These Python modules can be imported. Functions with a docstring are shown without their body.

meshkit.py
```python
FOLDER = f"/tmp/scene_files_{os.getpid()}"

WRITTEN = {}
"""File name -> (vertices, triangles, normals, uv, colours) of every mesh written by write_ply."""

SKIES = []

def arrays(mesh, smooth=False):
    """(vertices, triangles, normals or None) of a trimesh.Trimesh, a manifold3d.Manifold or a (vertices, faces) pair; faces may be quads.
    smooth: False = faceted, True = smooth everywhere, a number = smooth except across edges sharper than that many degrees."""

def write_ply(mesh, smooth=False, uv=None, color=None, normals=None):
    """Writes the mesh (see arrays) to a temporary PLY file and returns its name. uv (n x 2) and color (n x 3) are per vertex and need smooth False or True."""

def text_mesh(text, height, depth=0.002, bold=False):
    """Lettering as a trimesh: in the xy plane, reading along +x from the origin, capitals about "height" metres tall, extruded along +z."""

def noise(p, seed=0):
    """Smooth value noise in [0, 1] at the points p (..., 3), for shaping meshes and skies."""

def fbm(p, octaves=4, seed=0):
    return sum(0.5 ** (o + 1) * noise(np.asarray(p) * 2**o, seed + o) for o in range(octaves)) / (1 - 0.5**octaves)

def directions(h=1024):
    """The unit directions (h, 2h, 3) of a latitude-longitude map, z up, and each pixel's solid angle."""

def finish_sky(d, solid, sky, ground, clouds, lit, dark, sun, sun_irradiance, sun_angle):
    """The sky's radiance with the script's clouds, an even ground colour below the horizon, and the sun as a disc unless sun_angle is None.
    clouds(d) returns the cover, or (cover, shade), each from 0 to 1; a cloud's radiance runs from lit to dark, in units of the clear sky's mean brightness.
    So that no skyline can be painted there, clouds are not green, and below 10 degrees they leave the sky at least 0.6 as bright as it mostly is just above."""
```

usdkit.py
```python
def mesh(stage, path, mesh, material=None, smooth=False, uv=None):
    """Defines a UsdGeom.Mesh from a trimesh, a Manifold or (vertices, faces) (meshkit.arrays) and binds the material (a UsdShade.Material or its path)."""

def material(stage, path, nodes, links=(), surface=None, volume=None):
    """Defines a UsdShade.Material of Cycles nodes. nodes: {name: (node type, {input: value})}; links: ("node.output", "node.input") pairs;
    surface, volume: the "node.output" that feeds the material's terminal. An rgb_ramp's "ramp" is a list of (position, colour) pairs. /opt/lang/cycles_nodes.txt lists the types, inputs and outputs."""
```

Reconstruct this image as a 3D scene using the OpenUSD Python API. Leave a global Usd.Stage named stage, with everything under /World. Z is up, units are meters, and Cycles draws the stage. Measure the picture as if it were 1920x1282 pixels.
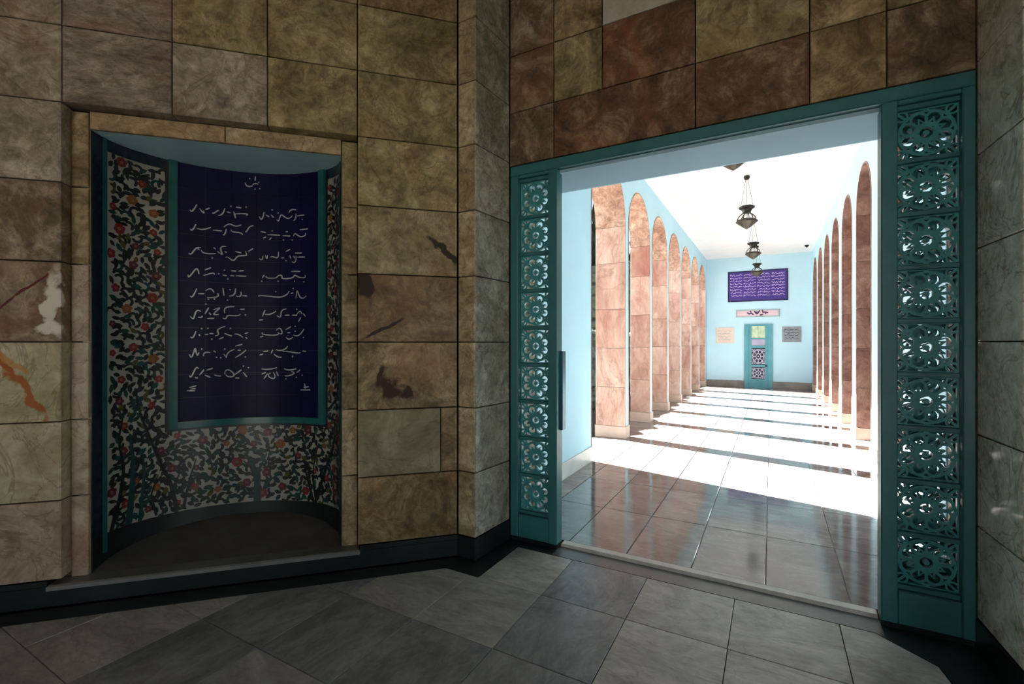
import math, random, json
import numpy as np, trimesh, usdkit, meshkit
from shapely.geometry import Polygon, LineString, Point, box as sbox
from shapely.ops import unary_union
from shapely import affinity
from pxr import Usd, UsdGeom, UsdLux, UsdShade, Gf, Sdf, Vt

stage = Usd.Stage.CreateInMemory()
UsdGeom.SetStageUpAxis(stage, 'Z'); UsdGeom.SetStageMetersPerUnit(stage, 1.0)
UsdGeom.Xform.Define(stage, '/World'); UsdGeom.Scope.Define(stage, '/World/Looks')

# ------------------------------------------------------------------ camera, sun, sky, exposure
YAW = math.radians(29.1)
cam = UsdGeom.Camera.Define(stage, '/World/camera')
cam.CreateHorizontalApertureAttr(36.0); cam.CreateFocalLengthAttr(872.8 / 1920 * 36.0)
cam.CreateVerticalApertureOffsetAttr(2.0 / 1920 * 36.0)
cam.CreateClippingRangeAttr(Gf.Vec2f(0.02, 1000)); cam.CreateFStopAttr(0.0)
c_, s_ = math.cos(YAW), math.sin(YAW)
cam.AddTransformOp().Set(Gf.Matrix4d(c_, s_, 0, 0, 0, 0, 1, 0, s_, -c_, 0, 0, 0, 0, 1.5, 1))
EXPOSURE = 0.78
cam.CreateExposureAttr(EXPOSURE)

SUN_EL, SUN_AZ = math.radians(43.0), (-0.9738, 0.2275)      # towards the sun
sun = UsdLux.DistantLight.Define(stage, '/World/sun')
sun.CreateIntensityAttr(11.0); sun.CreateNormalizeAttr(True); sun.CreateAngleAttr(0.53); sun.CreateColorAttr(Gf.Vec3f(1.0, 0.97, 0.94))
sd = np.array([SUN_AZ[0] * math.cos(SUN_EL), SUN_AZ[1] * math.cos(SUN_EL), math.sin(SUN_EL)])
zx = np.cross([0, 0, 1.0], sd); zx /= np.linalg.norm(zx); zy = np.cross(sd, zx)
sun.AddTransformOp().Set(Gf.Matrix4d(*zx, 0, *zy, 0, *sd, 0, 0, 0, 0, 1))
SKY = 0.10
sky = UsdLux.DomeLight.Define(stage, '/World/sky')
sky.CreateIntensityAttr(1.0)
skym = usdkit.material(stage, '/World/Looks/sky_look', {
    'sky': ('sky_texture', {'sky_type': 'multiple_scattering', 'sun_disc': False, 'sun_elevation': SUN_EL, 'sun_rotation': math.atan2(SUN_AZ[0], SUN_AZ[1]), 'altitude': 1500.0}),
    'bw': ('rgb_to_bw', {}), 'haze': ('mix', {'fac': .55}), 'warm': ('mix', {'mix_type': 'multiply', 'fac': 1.0, 'color2': (1.06, 1.0, .90)}),
    'bg': ('background_shader', {'strength': SKY})}, [('sky.color', 'bw.color'), ('sky.color', 'haze.color1'), ('bw.val', 'haze.color2'), ('haze.color', 'warm.color1'), ('warm.color', 'bg.color')], surface='bg.background')
UsdShade.MaterialBindingAPI.Apply(sky.GetPrim()).Bind(skym)

# ------------------------------------------------------------------ helpers
USED = {}
def numbered(parent, name):
    k = (parent, name); n = USED.get(k, 0); USED[k] = n + 1
    return f'{parent}/{name}' if n == 0 else f'{parent}/{name}_{n:03d}'
def tag(o, label=None, cat=None, group=None, kind=None):
    p = o.GetPrim() if hasattr(o, 'GetPrim') else o
    for k, v in (('label', label), ('category', cat), ('group', group), ('kind', kind)):
        if v: p.SetCustomDataByKey(k, v)
    return p
def thing(name, label=None, cat=None, group=None, kind=None, loc=(0, 0, 0), rotz=0):
    x = UsdGeom.Xform.Define(stage, numbered('/World', name))
    x.AddTranslateOp().Set(Gf.Vec3d(*map(float, loc)))
    if rotz: x.AddRotateZOp().Set(math.degrees(rotz))
    return tag(x, label, cat, group, kind)
def part(parent, name, mesh, mat, smooth=False, label=None, kind=None):
    base = str(parent.GetPath()) if parent is not None else '/World'
    m = usdkit.mesh(stage, numbered(base, name), mesh, mat, smooth)
    return tag(m, label, None, None, kind)
def copy_of(root, loc, label, group=None, rotz=0):
    was = root.GetCustomData()
    base = root.GetName(); base = base[:-4] if base[-4:-3] == '_' and base[-3:].isdigit() else base
    r = thing(base, label, was['category'], group or was.get('group'), was.get('kind'), loc, rotz)
    r.GetReferences().AddInternalReference(root.GetPath()); r.SetInstanceable(True)
    return r
def join(ms):
    V, F, n = [], [], 0
    for v, f in ms:
        V.append(np.asarray(v, float)); F.append(np.asarray(f, int) + n); n += len(v)
    return np.vstack(V), np.vstack(F)
def tm(m): return np.asarray(m.vertices), np.asarray(m.faces)
def box(x0, x1, y0, y1, z0, z1):
    v = np.array([[x, y, z] for x in (x0, x1) for y in (y0, y1) for z in (z0, z1)], float)
    f = np.array([[0, 1, 3], [0, 3, 2], [4, 6, 7], [4, 7, 5], [0, 4, 5], [0, 5, 1], [2, 3, 7], [2, 7, 6], [0, 2, 6], [0, 6, 4], [1, 5, 7], [1, 7, 3]])
    return v, f
class Frame:
    def __init__(s, o, u, v, n):
        s.o, s.u, s.v, s.n = (np.array(q, float) for q in (o, u, v, n)); s.flip = np.dot(np.cross(s.u, s.v), s.n) < 0
    def to(s, p, f):
        p = np.asarray(p, float); f = np.asarray(f, int)
        q = s.o + p[:, :1] * s.u + p[:, 1:2] * s.v + p[:, 2:3] * s.n
        return q, (f[:, ::-1] if s.flip else f)
R2 = math.sqrt(.5)
CORNER = (-1.934, 2.685, 0)
LEFT = Frame(CORNER, (-R2, -R2, 0), (0, 0, 1), (R2, -R2, 0))
DOOR = Frame((0, 3.11, 0), (1, 0, 0), (0, 0, 1), (0, -1, 0))
FLOOR = Frame((0, 0, 0), (1, 0, 0), (0, 1, 0), (0, 0, 1))
def ring_slab(fr, pts, front, depth, bevel):
    """A convex polygon as a slab with a bevelled front edge, in a frame."""
    p = np.array(pts, float)
    if np.sum(p[:, 0] * np.roll(p[:, 1], -1) - np.roll(p[:, 0], -1) * p[:, 1]) < 0: p = p[::-1]
    e = np.roll(p, -1, 0) - p; e /= np.linalg.norm(e, axis=1, keepdims=True)
    nrm = np.stack([-e[:, 1], e[:, 0]], 1); a, b = np.roll(nrm, 1, 0), nrm
    off = (a + b) / (1 + np.sum(a * b, 1, keepdims=True)) * bevel
    q = p + off; n = len(p)
    V = np.vstack([np.c_[p, np.full(n, front - depth)], np.c_[p, np.full(n, front - bevel)], np.c_[q, np.full(n, front)]])
    F = []
    for k in range(2):
        for i in range(n):
            j = (i + 1) % n; A, B, Cc, D = k * n + i, k * n + j, (k + 1) * n + j, (k + 1) * n + i
            F += [[A, B, Cc], [A, Cc, D]]
    for i in range(1, n - 1): F += [[2 * n, 2 * n + i, 2 * n + i + 1], [0, i + 1, i]]
    return fr.to(V, F)
def slab(fr, a0, a1, b0, b1, front=0, depth=.03, gap=.006, bevel=.004):
    g = gap / 2
    return ring_slab(fr, [(a0 + g, b0 + g), (a1 - g, b0 + g), (a1 - g, b1 - g), (a0 + g, b1 - g)], front, depth, bevel)
def bbox(x0, x1, y0, y1, z0, z1, bv=.004):
    """A box with all edges chamfered."""
    import manifold3d as m3
    P = []
    for x, sx in ((x0, 1), (x1, -1)):
        for y, sy in ((y0, 1), (y1, -1)):
            for z, sz in ((z0, 1), (z1, -1)):
                P += [(x, y + sy * bv, z + sz * bv), (x + sx * bv, y, z + sz * bv), (x + sx * bv, y + sy * bv, z)]
    m = m3.Manifold.hull_points(np.array(P, float)).to_mesh()
    return np.array(m.vert_properties[:, :3]), np.array(m.tri_verts)
def extrude(shape, d):
    gs = [g for g in getattr(shape, 'geoms', [shape]) if g.area > 1e-7]
    return join([tm(trimesh.creation.extrude_polygon(g, d, engine='earcut')) for g in gs])
def flat(shape):
    """Triangulated shapely shape, as 2D vertices and triangles."""
    V, F, n = [], [], 0
    for g in getattr(shape, 'geoms', [shape]):
        if g.area < 1e-8: continue
        v, f = trimesh.creation.triangulate_polygon(g, engine='earcut')
        V.append(v); F.append(f + n); n += len(v)
    return np.vstack(V), np.vstack(F)
def lathe(prof, seg=24):
    prof = np.array(prof, float); a = np.arange(seg) * 2 * np.pi / seg; n = len(prof)
    V = np.concatenate([np.c_[r * np.cos(a), r * np.sin(a), np.full(seg, z)] for r, z in prof])
    F = []
    for k in range(n - 1):
        for i in range(seg):
            j = (i + 1) % seg; F += [[k * seg + i, k * seg + j, (k + 1) * seg + j], [k * seg + i, (k + 1) * seg + j, (k + 1) * seg + i]]
    return V, np.array(F)
def tube(pts, r, sides=6):
    p = np.asarray(pts, float); t = np.gradient(p, axis=0); t /= np.linalg.norm(t, axis=1, keepdims=True) + 1e-12
    a = np.cross(t, np.where(np.abs(t[:, 2:]) < .9, [0, 0, 1.], [1., 0, 0])); a /= np.linalg.norm(a, axis=1, keepdims=True)
    b = np.cross(t, a); an = np.arange(sides) * 2 * np.pi / sides
    v = p[:, None] + np.broadcast_to(r, (len(p),))[:, None, None] * (np.cos(an)[None, :, None] * a[:, None] + np.sin(an)[None, :, None] * b[:, None])
    F = []
    for i in range(len(p) - 1):
        for j in range(sides):
            k = (j + 1) % sides; F += [[i * sides + j, i * sides + k, (i + 1) * sides + k], [i * sides + j, (i + 1) * sides + k, (i + 1) * sides + j]]
    return v.reshape(-1, 3), np.array(F)

# ------------------------------------------------------------------ materials
L = '/World/Looks/'
def plain(name, col, rough=.6, spec=.5, metallic=0., var=.12, scale=3.0, bump=.0):
    lo = [c * (1 - var) for c in col]; hi = [min(1, c * (1 + var)) for c in col]
    nodes = {'geo': ('geometry', {}), 'n': ('noise_texture', {'scale': scale, 'detail': 5.0, 'roughness': .6}),
             'r': ('rgb_ramp', {'ramp': [(.3, lo), (.7, hi)]}),
             'p': ('principled_bsdf', {'roughness': rough, 'specular_ior_level': spec, 'metallic': metallic})}
    links = [('geo.position', 'n.vector'), ('n.fac', 'r.fac'), ('r.color', 'p.base_color')]
    if bump:
        nodes['nb'] = ('noise_texture', {'scale': scale * 9, 'detail': 4.0}); nodes['b'] = ('bump', {'strength': bump, 'distance': .004})
        links += [('geo.position', 'nb.vector'), ('nb.fac', 'b.height'), ('b.normal', 'p.normal')]
    return usdkit.material(stage, L + name, nodes, links, surface='p.BSDF')
def stone(name, ramp, vein=(.12, .06, .03), vein_amt=.5, rust=(.30, .12, .04), rust_amt=.35, rough=.42, scale=2.4, stretch=(1, 1, 1), spots=(), bump=.3, speck=.85, spec=.22):
    """Variegated marble: clouded colour, fine speckle, thin veins and rusty patches, different on every piece. spots: (centre, along, half length, half width, colour) stains."""
    nd = {'geo': ('geometry', {}), 'oi': ('object_info', {}),
          'off': ('vector_math', {'math_type': 'scale', 'vector1': (37., 71., 53.)}), 'pos': ('vector_math', {'math_type': 'add'}),
          'map': ('mapping', {'scale': stretch}),
          'n1': ('noise_texture', {'scale': scale, 'detail': 10.0, 'roughness': .68, 'distortion': 1.6}),
          'r1': ('rgb_ramp', {'ramp': ramp}),
          'n2': ('noise_texture', {'scale': scale * 6, 'detail': 8.0, 'roughness': .75, 'distortion': 1.0}),
          'r2': ('rgb_ramp', {'ramp': [(.3, (.5 - .35 * speck,) * 3), (.7, (.5 + .35 * speck,) * 3)]}),
          'm2': ('mix', {'mix_type': 'overlay', 'fac': .9}),
          'n3': ('noise_texture', {'scale': scale * .75, 'detail': 5.0, 'roughness': .55, 'distortion': 2.2}),
          'r3': ('rgb_ramp', {'ramp': [(.0, (0, 0, 0)), (.485, (0, 0, 0)), (.5, (vein_amt,) * 3), (.515, (0, 0, 0)), (1., (0, 0, 0))]}),
          'm3': ('mix', {'color2': vein}),
          'n4': ('noise_texture', {'scale': scale * .55, 'detail': 7.0, 'roughness': .65, 'distortion': .8}),
          'r4': ('rgb_ramp', {'ramp': [(.0, (0, 0, 0)), (.52, (0, 0, 0)), (.66, (rust_amt,) * 3), (1., (rust_amt,) * 3)]}),
          'm4': ('mix', {'color2': rust}),
          'p': ('principled_bsdf', {'roughness': rough, 'specular_ior_level': spec}),
          'b': ('bump', {'strength': bump, 'distance': .003})}
    lk = [('oi.random', 'off.scale'), ('geo.position', 'pos.vector1'), ('off.vector', 'pos.vector2'), ('pos.vector', 'map.vector')]
    for n in ('n1', 'n2', 'n3', 'n4'): lk.append(('map.vector', n + '.vector'))
    lk += [('n1.fac', 'r1.fac'), ('n2.fac', 'r2.fac'), ('r1.color', 'm2.color1'), ('r2.color', 'm2.color2'),
           ('n3.fac', 'r3.fac'), ('m2.color', 'm3.color1'), ('r3.color', 'm3.fac'),
           ('n4.fac', 'r4.fac'), ('m3.color', 'm4.color1'), ('r4.color', 'm4.fac'), ('n2.fac', 'b.height'), ('b.normal', 'p.normal')]
    last = 'm4.color'
    for i, (cen, al, hl, hw, col, amt) in enumerate(spots):
        al = np.array(al, float); al /= np.linalg.norm(al)
        k = f's{i}'
        nd[k + 'd'] = ('vector_math', {'math_type': 'subtract', 'vector2': cen})
        nd[k + 'nz'] = ('noise_texture', {'scale': 9.0, 'detail': 4.0}); nd[k + 'nv'] = ('vector_math', {'math_type': 'multiply_add', 'vector2': (min(.22, hw * 4.5),) * 3, 'vector3': (-.5 * min(.22, hw * 4.5),) * 3})
        nd[k + 'a'] = ('vector_math', {'math_type': 'add'})
        nd[k + 't'] = ('vector_math', {'math_type': 'dot_product', 'vector2': tuple(al)})
        nd[k + 'ts'] = ('math', {'math_type': 'multiply', 'value2': 1 / hl}); nd[k + 'tt'] = ('math', {'math_type': 'power', 'value2': 2.0})
        nd[k + 'ta'] = ('math', {'math_type': 'absolute'})
        nd[k + 'l'] = ('vector_math', {'math_type': 'dot_product'}); nd[k + 'll'] = ('math', {'math_type': 'multiply', 'value2': 1 / hw ** 2})
        nd[k + 'c'] = ('math', {'math_type': 'multiply', 'value2': -1 / hw ** 2}); nd[k + 't2'] = ('math', {'math_type': 'power', 'value2': 2.0})
        nd[k + 'q'] = ('math', {'math_type': 'add'}); nd[k + 'q2'] = ('math', {'math_type': 'add'})
        nd[k + 'm'] = ('map_range', {'from_min': 1.2, 'from_max': .55, 'to_min': 0., 'to_max': amt, 'clamp': True}); nd[k + 'x'] = ('mix', {'color2': col})
        lk += [('geo.position', k + 'd.vector1'), ('geo.position', k + 'nz.vector'), (k + 'nz.color', k + 'nv.vector1'), (k + 'd.vector', k + 'a.vector1'), (k + 'nv.vector', k + 'a.vector2'),
               (k + 'a.vector', k + 't.vector1'), (k + 't.value', k + 'ts.value1'), (k + 'ts.value', k + 'ta.value1'), (k + 'ta.value', k + 'tt.value1'),
               (k + 'a.vector', k + 'l.vector1'), (k + 'a.vector', k + 'l.vector2'), (k + 'l.value', k + 'll.value1'),
               (k + 't.value', k + 't2.value1'), (k + 't2.value', k + 'c.value1'), (k + 'll.value', k + 'q.value1'), (k + 'c.value', k + 'q.value2'),
               (k + 'q.value', k + 'q2.value1'), (k + 'tt.value', k + 'q2.value2'), (k + 'q2.value', k + 'm.value'),
               (k + 'm.result', k + 'x.fac'), (last, k + 'x.color1')]
        last = k + 'x.color'
    lk.append((last, 'p.base_color'))
    return usdkit.material(stage, L + name, nd, lk, surface='p.BSDF')
def rp(a, b, c): return [(.33, a), (.5, b), (.67, c)]
def lw(t, z, c=.0):   # a point of the niche wall
    return tuple(float(q) for q in LEFT.o + LEFT.u * t + LEFT.v * z + LEFT.n * c)
TAN = rp((.09, .062, .026), (.215, .155, .075), (.39, .295, .165))
OLIVE = rp((.11, .088, .038), (.235, .190, .092), (.40, .335, .185))
GREY = rp((.15, .12, .08), (.27, .225, .16), (.42, .365, .28))
RED = rp((.065, .036, .020), (.135, .080, .045), (.30, .21, .13))
BROWN = rp((.065, .044, .026), (.145, .10, .06), (.32, .25, .17))
CREAM = rp((.24, .21, .12), (.38, .34, .225), (.52, .475, .34))
ROSE = rp((.23, .155, .105), (.36, .275, .20), (.49, .41, .32))
M = {}
M['tan'] = stone('stone_tan', TAN)
M['olive'] = stone('stone_olive', OLIVE, rust_amt=.2)
M['grey'] = stone('stone_grey_beige', GREY, rust_amt=.2)
M['red'] = stone('stone_red_brown', RED, rust=(.26, .09, .04), rust_amt=.5, scale=3)
M['brown'] = stone('stone_dark_brown', BROWN, rust=(.30, .13, .05), rust_amt=.4, scale=2.8)
M['swirl'] = stone('stone_swirled_grey_red', rp((.10, .075, .055), (.215, .175, .135), (.34, .29, .23)), rust=(.20, .085, .05), rust_amt=.5, scale=2.2, stretch=(1, 1, 2.2))
M['cream'] = stone('stone_cream', CREAM, rust_amt=.25, speck=.3)
M['rose'] = stone('stone_rose', ROSE, rust=(.38, .2, .12), rust_amt=.35, speck=.4)
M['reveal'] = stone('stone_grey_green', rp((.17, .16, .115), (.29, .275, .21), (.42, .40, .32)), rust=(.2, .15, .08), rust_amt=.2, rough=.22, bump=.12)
M['strip'] = stone('stone_pale_tan', rp((.20, .145, .075), (.345, .26, .15), (.50, .40, .26)), rust_amt=.2, rough=.35)
M['reveal_lit'] = stone('stone_reveal_lit', rp((.42, .40, .31), (.60, .58, .47), (.74, .72, .61)), rust=(.3, .24, .15), rust_amt=.25, rough=.1, bump=.12, spec=.5)  # right reveal only: light arriving from the left is painted in as paler stone
M['plainstone'] = stone('stone_plain_beige', rp((.36, .32, .26), (.42, .38, .31), (.48, .44, .37)), rust_amt=0, vein_amt=.1, speck=.2)
M['leafstain'] = stone('stone_leaf_stain', TAN, spots=[(lw(.475, 1.19), (0, 0, 1), .085, .085, (.040, .013, .005), 1.), (lw(.36, 1.17), (-.45, -.45, .7), .06, .05, (.035, .014, .006), 1.), (lw(.53, 1.26), (.3, .3, 1), .09, .03, (.040, .013, .005), 1.)])
M['orangevein'] = stone('stone_orange_vein', rp((.24, .21, .10), (.37, .32, .19), (.52, .47, .34)), rust=(.42, .28, .08), rust_amt=.3, speck=.35,
                        spots=[(lw(2.46, 1.25), (.36, .36, -.85), .27, .026, (.30, .085, .010), 1.), (lw(2.52, 1.40), (.45, .45, -.6), .12, .022, (.42, .18, .03), .8)])
M['redvein'] = stone('stone_red_vein', BROWN, spots=[(lw(2.46, 1.79), (.6, .6, .75), .22, .009, (.09, .012, .008), 1.), (lw(2.315, 1.72), (0, 0, 1), .20, .045, (.62, .56, .47), .9), (lw(2.36, 1.58), (.5, .5, .3), .07, .03, (.62, .56, .47), .9)])
M['darkcrack'] = stone('stone_dark_crack', rp((.14, .11, .05), (.235, .185, .095), (.34, .28, .17)), rust=(.22, .12, .04), rust_amt=.35, spots=[(lw(.08, 2.13), (.5, .5, -.75), .2, .03, (.030, .018, .008), 1.)])
M['brownblotch'] = stone('stone_brown_blotch', rp((.10, .06, .028), (.20, .135, .068), (.32, .235, .14)), rust=(.17, .08, .03), rust_amt=.6,
                         spots=[(lw(.62, 1.9), (0, 0, 1), .10, .05, (.025, .012, .005), 1.), (lw(.50, 1.60), (-.6, -.6, -.45), .17, .015, (.03, .014, .006), 1.)])
M['floor_a'] = stone('floor_grey', rp((.27, .265, .25), (.39, .385, .36), (.52, .51, .48)), vein=(.45, .45, .43), vein_amt=.35, rust=(.16, .17, .18), rust_amt=.4, rough=.28, scale=1.6, stretch=(1, 2.2, 1), bump=.08, speck=.35)
M['floor_b'] = stone('floor_dark_grey', rp((.17, .178, .19), (.26, .268, .275), (.36, .365, .37)), vein=(.38, .39, .40), vein_amt=.3, rust=(.11, .12, .13), rust_amt=.4, rough=.26, scale=1.6, stretch=(2.0, 1, 1), bump=.08, speck=.35)
M['floor_c'] = stone('floor_light_grey', rp((.33, .315, .285), (.46, .445, .41), (.59, .575, .535)), vein=(.16, .16, .16), vein_amt=.35, rust=(.2, .2, .2), rust_amt=.3, rough=.28, scale=1.6, stretch=(1, 2, 1), bump=.08, speck=.35)
M['walk_a'] = stone('walk_grey', rp((.13, .125, .118), (.20, .19, .18), (.28, .27, .255)), vein=(.5, .5, .48), vein_amt=.3, rust=(.17, .16, .16), rust_amt=.4, rough=.06, spec=.7, scale=1.8, stretch=(1, 2.6, 1), bump=.05, speck=.3)
M['walk_b'] = stone('walk_dark_grey', rp((.085, .085, .088), (.14, .135, .133), (.21, .20, .19)), vein=(.4, .4, .4), vein_amt=.3, rust=(.22, .17, .15), rust_amt=.35, rough=.06, spec=.7, scale=1.8, stretch=(1, 2.6, 1), bump=.05, speck=.3)
M['black'] = plain('black_green_marble', (.009, .012, .012), .28, .35, var=.4)
M['border'] = plain('border_dark_marble', (.018, .022, .022), .3, var=.35)
M['border_door'] = plain('border_grey_marble', (.11, .115, .115), .3, var=.25)
M['thresh'] = plain('threshold_marble', (.62, .57, .52), .4, var=.15, scale=8)
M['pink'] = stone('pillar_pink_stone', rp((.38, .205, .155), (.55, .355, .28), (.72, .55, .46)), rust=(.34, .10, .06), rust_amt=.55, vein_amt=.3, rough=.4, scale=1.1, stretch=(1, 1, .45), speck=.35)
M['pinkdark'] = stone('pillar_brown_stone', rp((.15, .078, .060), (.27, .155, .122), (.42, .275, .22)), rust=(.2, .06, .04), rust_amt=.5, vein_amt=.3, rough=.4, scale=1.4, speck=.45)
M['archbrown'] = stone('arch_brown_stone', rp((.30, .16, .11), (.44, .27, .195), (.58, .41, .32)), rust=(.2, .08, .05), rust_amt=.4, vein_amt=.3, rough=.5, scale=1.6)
M['plinth'] = plain('plinth_beige', (.62, .48, .38), .5)
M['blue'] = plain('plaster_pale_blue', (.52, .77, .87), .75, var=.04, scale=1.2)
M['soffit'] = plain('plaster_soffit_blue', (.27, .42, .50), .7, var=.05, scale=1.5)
M['white'] = plain('plaster_white', (.87, .86, .84), .8, var=.03)
M['skirt'] = plain('skirting_brown_grey', (.22, .20, .18), .4, var=.25, scale=5)
M['skirt_pale'] = plain('skirting_pale_marble', (.62, .62, .60), .3, var=.12, scale=4)
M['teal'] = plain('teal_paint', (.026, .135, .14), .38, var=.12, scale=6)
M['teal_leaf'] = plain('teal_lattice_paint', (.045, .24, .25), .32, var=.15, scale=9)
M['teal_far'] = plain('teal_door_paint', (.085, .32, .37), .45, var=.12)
M['latch'] = plain('latch_metal', (.02, .10, .13), .3, metallic=.4)
M['niche_ceiling'] = plain('niche_ceiling_blue', (.56, .90, 1.0), .5, var=.08)
M['tile_blue'] = plain('tile_cobalt', (.005, .0045, .030), .4, .12, var=.3, scale=4)
M['tile_teal'] = plain('tile_teal', (.012, .085, .080), .2, var=.2, scale=7)
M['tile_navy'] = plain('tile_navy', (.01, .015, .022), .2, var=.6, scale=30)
M['cream_tile'] = plain('tile_cream', (.27, .26, .225), .3, .3, var=.15, scale=6)
M['ink'] = plain('print_black', (.007, .009, .009), .35, var=.3)
M['leafgreen'] = plain('print_teal_green', (.008, .034, .030), .3, var=.3)
M['olivegreen'] = plain('print_olive', (.07, .065, .02), .15)
M['flower_red'] = plain('print_red', (.14, .018, .016), .3)
M['flower_orange'] = plain('print_orange', (.16, .06, .015), .3)
M['flower_plum'] = plain('print_plum', (.07, .014, .022), .3)
M['script'] = plain('script_white', (.34, .34, .37), .3, var=.1)
M['script_far'] = plain('script_lilac', (.45, .33, .62), .4, var=.1)
M['panel_far'] = plain('panel_violet_blue', (.045, .02, .22), .3, var=.15)
M['panel_far_edge'] = plain('panel_dark_blue', (.012, .008, .075), .3)
M['frieze'] = plain('frieze_pink_tile', (.66, .50, .55), .4)
M['frieze_edge'] = plain('frieze_grey_edge', (.36, .44, .43), .4)
M['script_dark'] = plain('script_dark', (.05, .015, .08), .4)
M['plaque_pale'] = plain('plaque_pale', (.75, .60, .50), .5, var=.1, scale=6)
M['plaque_grey'] = plain('plaque_grey', (.25, .27, .29), .5, var=.2, scale=8)
M['pane_green'] = plain('pane_pale_green', (.50, .62, .42), .3, var=.25, scale=9)
M['pane_dark'] = plain('pane_dark', (.01, .008, .018), .3)
M['lilac'] = plain('grille_lilac', (.42, .40, .55), .4)
M['bronze'] = plain('lantern_bronze', (.085, .075, .055), .4, metallic=.6, var=.3, scale=20)
M['darkmetal'] = plain('lantern_dark_metal', (.03, .028, .022), .45, metallic=.5)
M['opal'] = plain('lantern_opal_glass', (.85, .84, .80), .3, var=.02)
M['foliage'] = plain('foliage_dark', (.012, .020, .010), .7, var=.5, scale=6, bump=.4)
M['bark'] = plain('bark', (.05, .035, .025), .8)
M['soil'] = plain('soil_dark', (.016, .013, .010), .9, var=.4)
M['ground'] = plain('terrace_paving', (.34, .32, .29), .8, var=.15)
M['inner_wall'] = stone('stone_far_walls', TAN)
M['core'] = plain('mortar_core', (.07, .055, .04), .9)

rnd = random.Random(7)
def jit(a=.0015): return rnd.uniform(-a, a)
def st(name, label, cat): return thing(name, label, cat, kind='structure')

# ------------------------------------------------------------------ the hall: walls
ROWS = [.15, .60, 1.05, 1.507, 1.965, 2.422, 2.88, 3.32, 3.76, 4.20, 4.64, 5.20]
wl = st('wall_left', 'wall of variegated brown marble slabs around the arched tile niche', 'wall')
left_col = ['rose', 'cream', 'orangevein', 'redvein', 'brown', 'grey', 'grey', 'grey', 'grey', 'tan', 'tan']
for k in range(11):
    part(wl, 'stone', slab(LEFT, 2.28, 2.90, ROWS[k], ROWS[k + 1], jit(), .11), M[left_col[k]])
right_col = ['tan', 'cream', 'leafstain', 'brownblotch', 'darkcrack', 'olive', 'olive', 'olive', 'tan', 'tan', 'tan']
for k in range(11):
    if k == 1:
        part(wl, 'stone', slab(LEFT, .118, .672, ROWS[k], ROWS[k + 1], jit(), .11), stone('stone_greenish', rp((.15, .135, .075), (.225, .20, .125), (.31, .285, .195)), rust_amt=.15, speck=.3))
        part(wl, 'stone', slab(LEFT, .0, .118, ROWS[k], ROWS[k + 1], jit(), .11), M['tan']); continue
    part(wl, 'stone', slab(LEFT, 0, .672, ROWS[k], ROWS[k + 1], jit(), .11), M[right_col[k]])
top_mats = [['olive', 'grey', 'swirl'], ['olive', 'olive', 'swirl'], ['tan', 'olive', 'tan'], ['olive', 'tan', 'tan'], ['tan', 'tan', 'tan']]
TJ = [.672, 1.215, 1.737, 2.28]
for k in range(6, 11):
    for i in range(3):
        part(wl, 'stone', slab(LEFT, TJ[i], TJ[i + 1], ROWS[k], ROWS[k + 1], jit(), .11), M[top_mats[k - 6][i]])
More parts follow.
